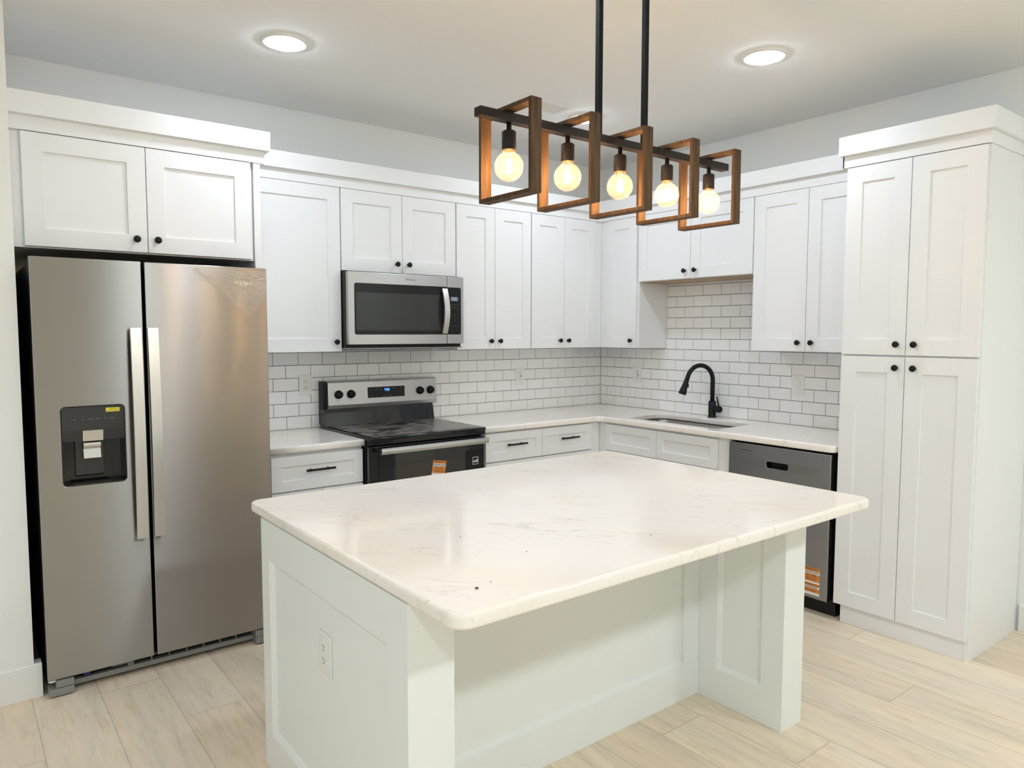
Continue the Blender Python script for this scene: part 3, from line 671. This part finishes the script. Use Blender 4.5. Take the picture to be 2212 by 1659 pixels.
# feet and base grille
for xa, xb in ((-3.936, -3.846), (-3.098, -3.008)):
    b = BM(); box(b, X(xa), X(xb), -.812, -.70, .006, .036, 0, .003); box(b, X(xa)+.026 if xa < -3.5 else X(xa), X(xb) if xa < -3.5 else X(xb)-.026, -.808, -.72, .038, .066, 0, .002); o = obj('foot_cover', b, 'grey_plastic', t)
    b = BM(); lathe(b, [(0, 0), (.020, 0), (.020, .036), (0, .036)], (X((xa+xb)/2), -.74, 0), 'z', 16); obj('leveling_foot', b, 'black_plastic', t)
    xc = X(xa)+.014 if xa < -3.5 else X(xb)-.014
    b = BM(); lathe(b, [(0, 0), (.014, 0), (.014, .005), (0, .006)], (xc, -.79, .063), 'z', 14); obj('hinge_cap', b, 'white_plastic', t)
b = BM(); box(b, X(-3.846), X(-3.098), -.770, -.740, .018, .040, 0, .003)
for i in range(7):
    xa = X(-3.62)+i*.0735; box(b, xa, xa+.004, -.766, -.742, .040, .062)
box(b, X(-3.640), X(-3.620), -.768, -.742, .040, .066); box(b, X(-3.60), X(-3.10), -.766, -.742, .062, .067); box(b, X(-3.70), X(-3.640), -.766, -.742, .052, .067)
obj('base_grille', b, 'grey_plastic', t)
b = BM(); tube(b, [(X(-3.795), -.768, .055), (X(-3.795), -.735, .055)], .013, 16); obj('filter_cap', b, 'blue_cap', t)

# ---------------------------------------------------------------- range
t = thing('electric_range', 'freestanding stainless and black electric range with a dusty glass cooktop', 'stove', (-2.046, 0, 0))
ox = -2.046
def X(a): return a-ox
b = BM(); box(b, X(-2.430), X(-1.662), -.640, -.035, .03, .903, 0, .003); box(b, X(-2.41), X(-1.68), -.60, -.06, 0, .03); obj('body', b, 'black_plastic', t)
me = slab([rrect(X(-2.4325), X(-1.659), -.702, -.105, .012, 3)], .022, .006); mesh_obj('cooktop_rim', me, 'gloss_black', t, (0, 0, .903))
b = BM(); box(b, X(-2.405), X(-1.688), -.672, -.135, .9252, .9262); obj('cooktop', b, 'cooktop_glass', t)
# back guard: black riser + stainless console
b = BM(); prism(b, [(-.115, .9235), (-.098, 1.005), (-.092, 1.028), (-.035, 1.028), (-.035, .9235)], 0, X(-2.428), X(-1.664)); obj('riser', b, 'gloss_black', t)
b = BM(); box(b, X(-2.4275), X(-2.401), -.072, -.0125, .93, 1.196, 0, .003); box(b, X(-2.401), X(-1.64), -.060, -.013, 1.03, 1.190); obj('console_back', b, 'black_plastic', t)
b = BM(); prism(b, [(-.062, 1.197), (-.092, 1.186), (-.098, 1.050), (-.088, 1.024), (-.062, 1.024)], 0, X(-2.402), X(-1.634)); con = obj('control_console', b, 'steel_stove', t)
def yc(z): return -.092-.006*(1.186-z)/.136
b = BM(); box(b, X(-2.138), X(-1.878), yc(1.116)-.0035, yc(1.116)+.008, 1.083, 1.150, 0, .001); dsp = obj('display_panel', b, 'black_plastic', con)
text('clock_digits', '9:50', .0245, 'blue_digits', con, X(-2.006), yc(1.116)-.0042, 1.130, thick=.0006, sx=.85)
pr_ = []
for (bx, bz, s) in ((-2.113, 1.136, '#4'), (-2.081, 1.136, '#5'), (-2.052, 1.137, '#4'), (-2.112, 1.095, '#5'), (-2.078, 1.096, '#3'), (-2.020, 1.094, '#5'), (-1.985, 1.095, '#6'), (-1.960, 1.138, '#4'), (-1.931, 1.138, '#1'), (-1.903, 1.139, '#4'), (-1.930, 1.116, '#1'), (-1.903, 1.116, '#2'), (-1.930, 1.096, '#1'), (-1.903, 1.097, '#1')):
    pr_.append((s, .0066, X(bx), yc(1.116)-.0042, bz, 1, 0))
for q in pr_: join_text('button_print', [q], 'grey_print', con)
marks = []
for kx in (-2.334, -2.252, -1.762, -1.683):
    b = BM(); lathe(b, [(0, .004), (.026, .004), (.026, -.004), (.0225, -.006), (.0205, -.024), (.019, -.026), (0, -.026)], (X(kx), yc(1.114), 1.114), 'y', 28)
    box(b, X(kx)-.0045, X(kx)+.0045, yc(1.114)-.031, yc(1.114)-.020, 1.094, 1.136, 0, .001); obj('knob', b, 'black_metal', con)
    for s, dx_, dz_ in (('#1', 0, .036), ('#2', -.030, .018), ('#2', .030, 0.010), ('#3', 0, -.036)): marks.append((s, .0062, X(kx)+dx_, yc(1.114+dz_)-.0006, 1.114+dz_, 1, 0))
for q in marks: join_text('knob_mark', [q], 'dark_print', con)
# front: trim, oven door, handle, drawer
b = BM(); prism(b, [(-.640, .903), (-.690, .903), (-.688, .880), (-.668, .874), (-.640, .874)], 0, X(-2.429), X(-1.661)); obj('front_trim', b, 'gloss_black', t)
b = BM(); box(b, X(-2.428), X(-1.662), -.680, -.642, .225, .871, 0, .003); od = obj('oven_door', b, 'oven_glass', t)
b = BM(); box(b, X(-2.276), X(-1.803), -.6808, -.676, .40, .756, 0, .0003); obj('oven_window', b, 'oven_window', od)
b = BM(); prism(b, [(-.742, .835), (-.745, .849), (-.742, .866), (-.730, .868), (-.727, .850), (-.730, .832)], 0, X(-2.383), X(-1.671))
for xx in (-2.36, -1.694): box(b, X(xx)-.013, X(xx)+.013, -.732, -.679, .838, .862)
obj('door_handle', b, 'steel_stove', od)
b = BM(); box(b, X(-2.428), X(-1.662), -.678, -.642, .045, .215, 0, .004); obj('storage_drawer', b, 'black_plastic', t)
def tag_label(par, xc, zc, wd, ht, y, rot, name='registration_label'):
    """orange and white peel-off label hanging on a door"""
    def Pt(u, v_): return (xc+u*math.cos(rot)-v_*math.sin(rot), zc+u*math.sin(rot)+v_*math.cos(rot))
    b = BM(); rows = [(0.0, .125, 0), (.125, .235, 1), (.235, .50, 0), (.50, .575, 1), (.575, .675, 0), (.675, .755, 1), (.755, .90, 0), (.90, 1.0, 1)]
    for a, c_, mi in rows:
        q = [Pt(-wd/2, ht/2-ht*c_), Pt(wd/2, ht/2-ht*c_), Pt(wd/2, ht/2-ht*a), Pt(-wd/2, ht/2-ht*a)]
        prism(b, [(p[0], p[1]) for p in q], 1, y-.0006, y+.0004, mi)
    lab = obj(name, b, ['orange_label', 'white_label'], par); lab['label'] = 'orange and white peel-off registration label'
    it = []
    for s, v_, sz, sx_ in (('IMPORTANT!!', .062, .118, .9),):
        it.append((s, sz*ht*.82, *[Pt(0, ht/2-ht*v_)[0], y-.0010, Pt(0, ht/2-ht*v_)[1]], .92, rot))
    for s, v_, sz in (('CALL 1-800', .285, .085), ('#19', .37, .052), ('#15', .44, .052), ('IMPORTANT!!', .625, .10), ('#19', .80, .045), ('#17', .86, .045)):
        p = Pt(0, ht/2-ht*v_); it.append((s, sz*ht, p[0], y-.0010, p[1], .95, rot))
    for q in it: join_text('label_print', [q], 'brown_ink', par)
    it = [('REGISTER NOW', .095*ht, *(lambda p: (p[0], y-.0010, p[1]))(Pt(0, ht/2-ht*.18)), .92, rot), ('#18', .06*ht, *(lambda p: (p[0], y-.0010, p[1]))(Pt(0, ht/2-ht*.715)), .9, rot)]
    for q in it: join_text('label_print', [q], 'ink_black', par)
tag_label(od, X(-1.990), .680, .090, .148, -.6812, math.radians(-9))
plate('energy_label', [rrect(X(-1.797), X(-1.672), .60, .792, .002, 2)], .0006, .0002, 'energy_dark', od, -.6802)
plate('energy_label', [rrect(X(-1.748), X(-1.706), .702, .748, .001, 2)], .0006, .0002, 'energy_white', od, -.6806)
b = BM(); box(b, X(-1.745), X(-1.709), -.6818, -.6812, .725, .7445); box(b, X(-1.745), X(-1.709), -.6818, -.6812, .706, .716)
obj('energy_print', b, 'energy_dark', od)
b = BM(); prism(b, [(X(-1.744), .724), (X(-1.726), .727), (X(-1.711), .738), (X(-1.713), .722), (X(-1.73), .7205)], 1, -.6826, -.6820); obj('energy_mark', b, 'energy_white', od)

# ---------------------------------------------------------------- microwave
t = thing('microwave', 'stainless over the range microwave hanging above the stove', 'microwave', (-2.019, 0, 1.405))
ox = -2.019; oz = 1.405
def X(a): return a-ox
def Z(a): return a-oz
b = BM(); box(b, X(-2.4105), X(-1.629), -.378, -.012, Z(1.405), Z(1.843), 0, .003); obj('body', b, 'black_plastic', t)
b = BM(); box(b, X(-2.409), X(-1.632), -.398, -.05, Z(1.398), Z(1.4045)); obj('bottom_vent', b, 'grey_plastic', t)
b = BM(); box(b, X(-2.4095), X(-1.7495), -.410, -.379, Z(1.424), Z(1.8385), 0, .003); md = obj('door', b, 'steel_micro', t)
plate('window_frame', [rrect(X(-2.372), X(-1.7500), Z(1.481), Z(1.775), .012, 4, (1, 0, 0, 1))], .0014, .0004, 'micro_black', md, -.4098)
b = BM(); box(b, X(-2.362), X(-1.790), -.4118, -.4112, Z(1.505), Z(1.722)); obj('window_glass', b, 'micro_window', md)
b = BM(); box(b, X(-1.7465), X(-1.6275), -.410, -.379, Z(1.424), Z(1.8385), 0, .003); mp_ = obj('control_section', b, 'steel_micro', t)
plate('control_panel', [rrect(X(-1.7460), X(-1.6465), Z(1.481), Z(1.773), .012, 4, (0, 1, 1, 0))], .0014, .0004, 'micro_black', mp_, -.4098)
b = BM(); box(b, X(-1.723), X(-1.670), -.4122, -.4112, Z(1.689), Z(1.714)); obj('display', b, 'micro_display', mp_)
text('display_digits', ':14', .019, 'micro_digits', mp_, X(-1.698), -.4126, Z(1.7015), thick=.0005)
pr_ = []
for r, row in enumerate((('#4', '#5', '#4'), ('#4', '#5', '#4'), ('#4', '#2', '#5'))):
    for c_, s in enumerate(row): pr_.append((s, .0052, X(-1.716+.022*c_), -.4120, Z(1.665-.0155*r), .8, 0))
for r, row in enumerate(('123', '456', '789', '00 ')):
    for c_, s in enumerate(row.strip() if r < 3 else ' 0'):
        if s != ' ': pr_.append((s, .0085, X(-1.716+.022*c_), -.4120, Z(1.610-.0145*r), 1, 0))
for c_, s in enumerate(('#2', '#3', '#3')): pr_.append((s, .0068, X(-1.716+.022*c_), -.4120, Z(1.534), .9, 0))
for c_, s in enumerate(('#2', '#2')): pr_.append((s, .006, X(-1.712+.034*c_), -.4120, Z(1.512), .9, 0))
for q in pr_: join_text('button_print', [q], 'grey_print', mp_)
text('brand_badge', 'Whirlpool', .0175, 'grey_print', md, X(-2.007), -.4104, Z(1.807), thick=.0005, sx=.95)
b = BM(); n_ = 18
fr = [(-.428-.030*math.sin(PI*i/n_), Z(1.487+(1.763-1.487)*i/n_)) for i in range(n_+1)]
prism(b, fr+[(y_+.012, z) for y_, z in fr[::-1]], 0, X(-1.794), X(-1.757))
for z in (1.500, 1.750): box(b, X(-1.790), X(-1.761), -.425, -.4108, Z(z)-.010, Z(z)+.010)
obj('door_handle', b, 'steel_handle', md)

# ---------------------------------------------------------------- dishwasher (sink wall)
t = thing('dishwasher', 'dark stainless dishwasher between the sink cabinet and the pantry', 'dishwasher', (0, -1.700, 0), R90)
W_ = 0.617
b = BM(); box(b, .004, W_+.008, -.585, -.03, .085, .868, 0, .002); obj('tub', b, 'black_plastic', t)
b = BM(); box(b, .003, W_+.012, -.572, -.50, 0.0, .085); obj('toe_kick', b, 'black_plastic', t)
pocket = rrect(.244, .375, .746, .782, .009, 4)
b = BM(); box(b, .002, W_-.001, -.622, -.587, .092, .735); box(b, .002, W_-.001, -.622, -.587, .79, .864); box(b, .002, .235, -.622, -.587, .735, .79); box(b, .384, W_-.001, -.622, -.587, .735, .79)
dd = obj('door', b, 'black_plastic', t)
plate('door_skin', [rrect(0.0, W_, .090, .866, .004, 3), pocket], .020, .003, 'steel_dishwasher', dd, -.621)
b = BM(); box(b, .238, .381, -.600, -.596, .740, .788); box(b, .238, .381, -.622, -.600, .741, .7455); box(b, .238, .381, -.622, -.600, .7825, .787); obj('pocket_handle', b, 'black_plastic', dd)
b = BM(); box(b, .246, .373, -.640, -.625, .7455, .7485); obj('pocket_lip', b, 'steel_bright', dd)
plate('badge_strip', [rrect(.075, .546, .743, .786, .004, 3), rrect(.242, .377, .744, .785, .009, 4)], .0006, .0002, 'steel_dw_band', dd, -.6406)
b = BM(); box(b, .072, .158, -.6416, -.6405, .8265, .8295); obj('vent_slot', b, 'slot_dark', dd)
b = BM(); lathe(b, [(0, -.0008), (.003, -.0006), (.003, .001)], (.572, -.6408, .835), 'y', 10); obj('status_light', b, 'slot_dark', dd)
tag_label(dd, .576-.050, .181, .100, .146, -.6414, 0.0)

# ---------------------------------------------------------------- island
def recessed(bm, axis_dir, face, u0, u1, z0, z1, pu0, pu1, pz0, pz1, dep=0.012, mold=0.018):
    """flat face with one recessed panel; axis_dir: function (u, d, z) -> xyz with d = depth into the board"""
    def q(u, d, z): return bm.verts.new(axis_dir(u, d, z))
    def rg(u0_, u1_, z0_, z1_, d): return [q(u0_, d, z0_), q(u1_, d, z0_), q(u1_, d, z1_), q(u0_, d, z1_)]
    R = [rg(u0, u1, z0, z1, 0), rg(pu0, pu1, pz0, pz1, 0)]
    for k_, (a, d) in enumerate(((.002, .003), (.005, .0045), (.010, .006), (.015, .010), (mold, dep))): R.append(rg(pu0+a, pu1-a, pz0+a, pz1-a, d))
    for A, B in zip(R, R[1:]):
        for i in range(4): bm.faces.new((A[i], A[(i+1) % 4], B[(i+1) % 4], B[i]))
    bm.faces.new(R[-1])
t = thing('kitchen_island', 'white panelled kitchen island base with open knee space on its near side', 'island', (-2.52, -2.27, 0))
ix, iy = -2.52, -2.27
IZ = 0.8655
def end_panel(xo, xi, sgn):
    """end wall of the island; xo = outer face, xi = inner face"""
    b = BM(); ya, yb = -2.773-iy, -1.779-iy
    o_, i_ = xo-ix, xi-ix
    recessed(b, lambda u, d, z: (o_-sgn*d, u, z), None, ya, yb, 0, IZ, -2.672-iy, -1.850-iy, .131, .738)
    yk = -2.405-iy
    recessed(b, lambda u, d, z: (i_+sgn*d, u, z), None, ya, yk, 0, IZ, -2.682-iy, -2.480-iy, .138, .738)
    def quad(*ps): b.faces.new([b.verts.new(p) for p in ps])
    quad((i_, yk, 0), (i_, yb, 0), (i_, yb, IZ), (i_, yk, IZ))
    quad((o_, ya, 0), (i_, ya, 0), (i_, ya, IZ), (o_, ya, IZ)); quad((o_, yb, 0), (i_, yb, 0), (i_, yb, IZ), (o_, yb, IZ))
    quad((o_, ya, IZ), (i_, ya, IZ), (i_, yb, IZ), (o_, yb, IZ)); quad((o_, ya, 0), (i_, ya, 0), (i_, yb, 0), (o_, yb, 0))
    bmesh.ops.remove_doubles(b, verts=b.verts, dist=1e-5)
    return obj('end_panel', b, 'island_paint', t)
end_panel(-3.386, -3.256, -1); end_panel(-1.665, -1.800, 1)
b = BM(); box(b, -3.256-ix, -1.800-ix, -2.376-iy, -1.80-iy, .10, IZ); box(b, -3.256-ix, -1.80-ix, -2.376-iy, -1.86-iy, 0, .10); obj('cabinet_body', b, 'island_paint', t)
b = BM(); box(b, -3.256-ix, -1.800-ix, -2.393-iy, -2.3762-iy, 0.0, .150, 0, .002); prism(b, [(-2.393-iy, .148), (-2.376-iy, .156), (-2.376-iy, .148)], 0, -3.256-ix, -1.8-ix); obj('bottom_rail', b, 'island_paint', t)
b = BM(); box(b, -3.256-ix, -1.800-ix, -2.390-iy, -2.3762-iy, .80, IZ, 0, .001); obj('top_rail', b, 'island_paint', t)
for xa, xb in ((-3.256, -3.165), (-1.893, -1.8005)):
    b = BM(); box(b, xa-ix, xb-ix, -2.3905-iy, -2.3762-iy, .0 if xa > -2 else .150, .80, 0, .001); obj('corner_stile', b, 'island_paint', t)
for i in range(3):
    xa = -3.25+i*.4825
    b = BM(); shaker(b, xa-ix, xa+.478-ix, .125, .86, 0)
    for v_ in b.verts: v_.co = Vector((v_.co.x, 1.80+(-v_.co.y)-3.60-iy+.001, v_.co.z))
    obj('door', b, 'island_paint', t)
me = slab([rrect(-3.3870, -1.5930, -2.9860, -1.6520, .042, 8)], .0365, .010, 4)
tag(mesh_obj('countertop', me, 'quartz_island', None, (0, 0, .866)), 'large white veined quartz countertop on the island', 'countertop')
outlet('wall_outlet', 'white outlet on the left end panel of the island', (-3.3742, -2.2795, .568), R90, 'duplex', w_=.086, h_=.124)
b0 = None
for k_, (px, py, s, lab) in enumerate(((-3.256, -2.869, .0052, 'largest brown crumb near the front left corner of the island top'), (-3.203, -2.851, .0022, None), (-2.986, -2.720, .0022, None), (-2.597, -2.818, .0028, None), (-3.049, -2.493, .0022, None))):
    b = BM(); bmesh.ops.create_icosphere(b, subdivisions=1, radius=s)
    for v_ in b.verts: v_.co *= random.uniform(.75, 1.1); v_.co.z *= .45
    zmin = min(v_.co.z for v_ in b.verts)
    o = obj('crumb', b, 'crumb_brown'); o.location = (px, py, .9026-zmin)
    tag(o, lab or 'tiny dark speck of a crumb on the island countertop', 'crumb', 'crumbs scattered on the island countertop')

# ---------------------------------------------------------------- chandelier
CY = -2.629
t = thing('linear_chandelier', 'five bulb linear chandelier with square wood frames hanging over the island', 'chandelier', (-2.5415, CY, CH))
ox = -2.5415
def X(a): return a-ox
def ZZ(a): return a-CH
b = BM(); box(b, X(-3.082), X(-2.019), -.015, .015, ZZ(2.060), ZZ(2.083), 0, .001); obj('crossbar', b, 'bronze_black', t)
for rx in (-2.641, -2.4405):
    b = BM(); box(b, X(rx)-.008, X(rx)+.008, -.008, .008, ZZ(2.080), ZZ(2.775), 0, .001); obj('rod', b, 'rod_black', t)
b = BM(); box(b, X(-2.70), X(-2.38), -.06, .06, ZZ(2.772), ZZ(2.794), 0, .002); obj('canopy', b, 'rod_black', t)
SY, SZ, ZT, FW, FT = 0.232, 0.242, 2.100, 0.036, 0.011
def frame_mesh():
    b = BM()
    o_ = [(-SY/2, ZT-SZ-CH), (SY/2, ZT-SZ-CH), (SY/2, ZT-CH), (-SY/2, ZT-CH)]
    i_ = [(-SY/2+FT, ZT-SZ+FT-CH), (SY/2-FT, ZT-SZ+FT-CH), (SY/2-FT, ZT-FT-CH), (-SY/2+FT, ZT-FT-CH)]
    VO = [[b.verts.new((s*FW/2, *p)) for p in o_] for s in (-1, 1)]; VI = [[b.verts.new((s*FW/2, *p)) for p in i_] for s in (-1, 1)]
    for k in range(4):
        j = (k+1) % 4
        b.faces.new((VO[0][k], VO[0][j], VI[0][j], VI[0][k])); b.faces.new((VO[1][k], VI[1][k], VI[1][j], VO[1][j]))
        b.faces.new((VO[0][k], VO[1][k], VO[1][j], VO[0][j])); b.faces.new((VI[0][k], VI[0][j], VI[1][j], VI[1][k]))
    bmesh.ops.recalc_face_normals(b, faces=b.faces)
    bmesh.ops.bevel(b, geom=list(b.edges), offset=.0008, segments=1, affect='EDGES')
    return b
for i, bx in enumerate((-2.978, -2.764, -2.547, -2.328, -2.110)):
    o = obj('square_frame', frame_mesh(), 'frame_wood', t); o.location = (X(bx), 0, 0)
    b = BM(); lathe(b, [(0, 0), (.0068, 0), (.0068, -.020), (.0155, -.0225), (.0195, -.026), (.0195, -.072), (.0185, -.074), (.0165, -.074), (.0165, -.055), (0, -.055)], (X(bx), 0, ZZ(2.0605)), 'z', 28)
    obj('socket', b, 'bronze_black', t)
    zc = ZZ(1.943); prof = []
    R_ = .0400
    for k in range(0, 22):
        a = -PI/2+k*(PI*0.86)/21
        prof.append((R_*math.cos(a), R_*math.sin(a)))
    prof[0] = (0, -R_)
    prof += [(.0155, .0425), (.0142, .048), (.0138, .058)]
    b = BM(); lathe(b, prof, (X(bx), 0, zc), 'z', 32); bo = obj('light_bulb', b, 'bulb_glass', t)
    b = BM()
    for k in range(6):
        a = 2*PI*k/6; tube(b, [(X(bx)+.009*math.cos(a), .009*math.sin(a), zc-.014), (X(bx)+.006*math.cos(a+.4), .006*math.sin(a+.4), zc+.020)], .0011, 6)
    obj('filament', b, 'filament', bo)
    b = BM(); lathe(b, [(0, 0), (.0055, .0), (.0065, .03), (.009, .038)], (X(bx), 0, zc+.018), 'z', 12); obj('glass_stem', b, 'bulb_glass', bo)

# ---------------------------------------------------------------- recessed lights, vent
def downlight(x, y, label, grp=None):
    t = thing('recessed_light', label, 'ceiling light', (x, y, CH), 0, 'recessed ceiling lights')
    b = BM(); lathe(b, [(.105, 0.0), (.104, -.005), (.098, -.009), (.080, -.012), (.078, -.006), (.078, -.001)], (0, 0, 0), 'z', 48); obj('trim_ring', b, 'trim_paint', t)
    b = BM(); lathe(b, [(.078, -.007), (.0755, -.0135), (.062, -.0190), (.035, -.0225), (0, -.0235)], (0, 0, 0), 'z', 48); obj('lens', b, 'led_lens', t)
    return t
downlight(-2.950, -0.945, 'round recessed ceiling light in front of the refrigerator cabinet')
downlight(-1.110, -2.175, 'round recessed ceiling light nearest the pantry')
downlight(-1.095, -0.945, 'round recessed ceiling light behind the chandelier near the ceiling vent')
downlight(-2.950, -2.175, 'round recessed ceiling light above the left end of the island')
for lx, ly, lab in ((-5.4, -1.9, 'added unseen fill lamp on the left near the stub wall'), (-5.4, -3.6, 'added unseen fill lamp on the left beside the camera')):
    downlight(lx, ly, lab)  # unseen lamps added as fill for the island's left end
for lx, lab in ((-4.6, 'round flush dome light behind the camera on the left'), (-2.7, 'round flush dome light behind the camera in the middle'), (-0.9, 'round flush dome light behind the camera on the right')):
    t = thing('flush_light', lab, 'ceiling light', (lx, -5.25, CH), 0, 'flush dome lights behind the camera')
    b = BM(); lathe(b, [(0, 0), (.165, 0), (.165, -.02), (.150, -.024), (.145, -.018), (0, -.018)], (0, 0, 0), 'z', 40); obj('base', b, 'trim_paint', t)
    b = BM(); lathe(b, [(.145, -.019), (.138, -.045), (.11, -.065), (.06, -.078), (0, -.082)], (0, 0, 0), 'z', 40); obj('diffuser', b, 'dome_lens', t)
t = thing('ceiling_vent', 'white rectangular air vent in the ceiling behind the chandelier', 'vent', (-1.455, -0.965, CH))
b = BM()
for xa, xb, ya, yb in ((-.165, .165, -.085, -.062), (-.165, .165, .062, .085), (-.165, -.135, -.062, .062), (.135, .165, -.062, .062)): box(b, xa, xb, ya, yb, -.008, 0, 0, .001)
obj('frame', b, 'trim_paint', t)
b = BM(); box(b, -.134, .134, -.061, .061, -.002, 0); obj('backing', b, 'grey_plastic', t)
b = BM()
for i in range(9):
    yy = -.052+.013*i; prism(b, [(yy, -.002), (yy+.001, -.002), (yy+.009, -.007), (yy+.008, -.0075)], 0, -.134, .134)
obj('louvers', b, 'trim_paint', t)
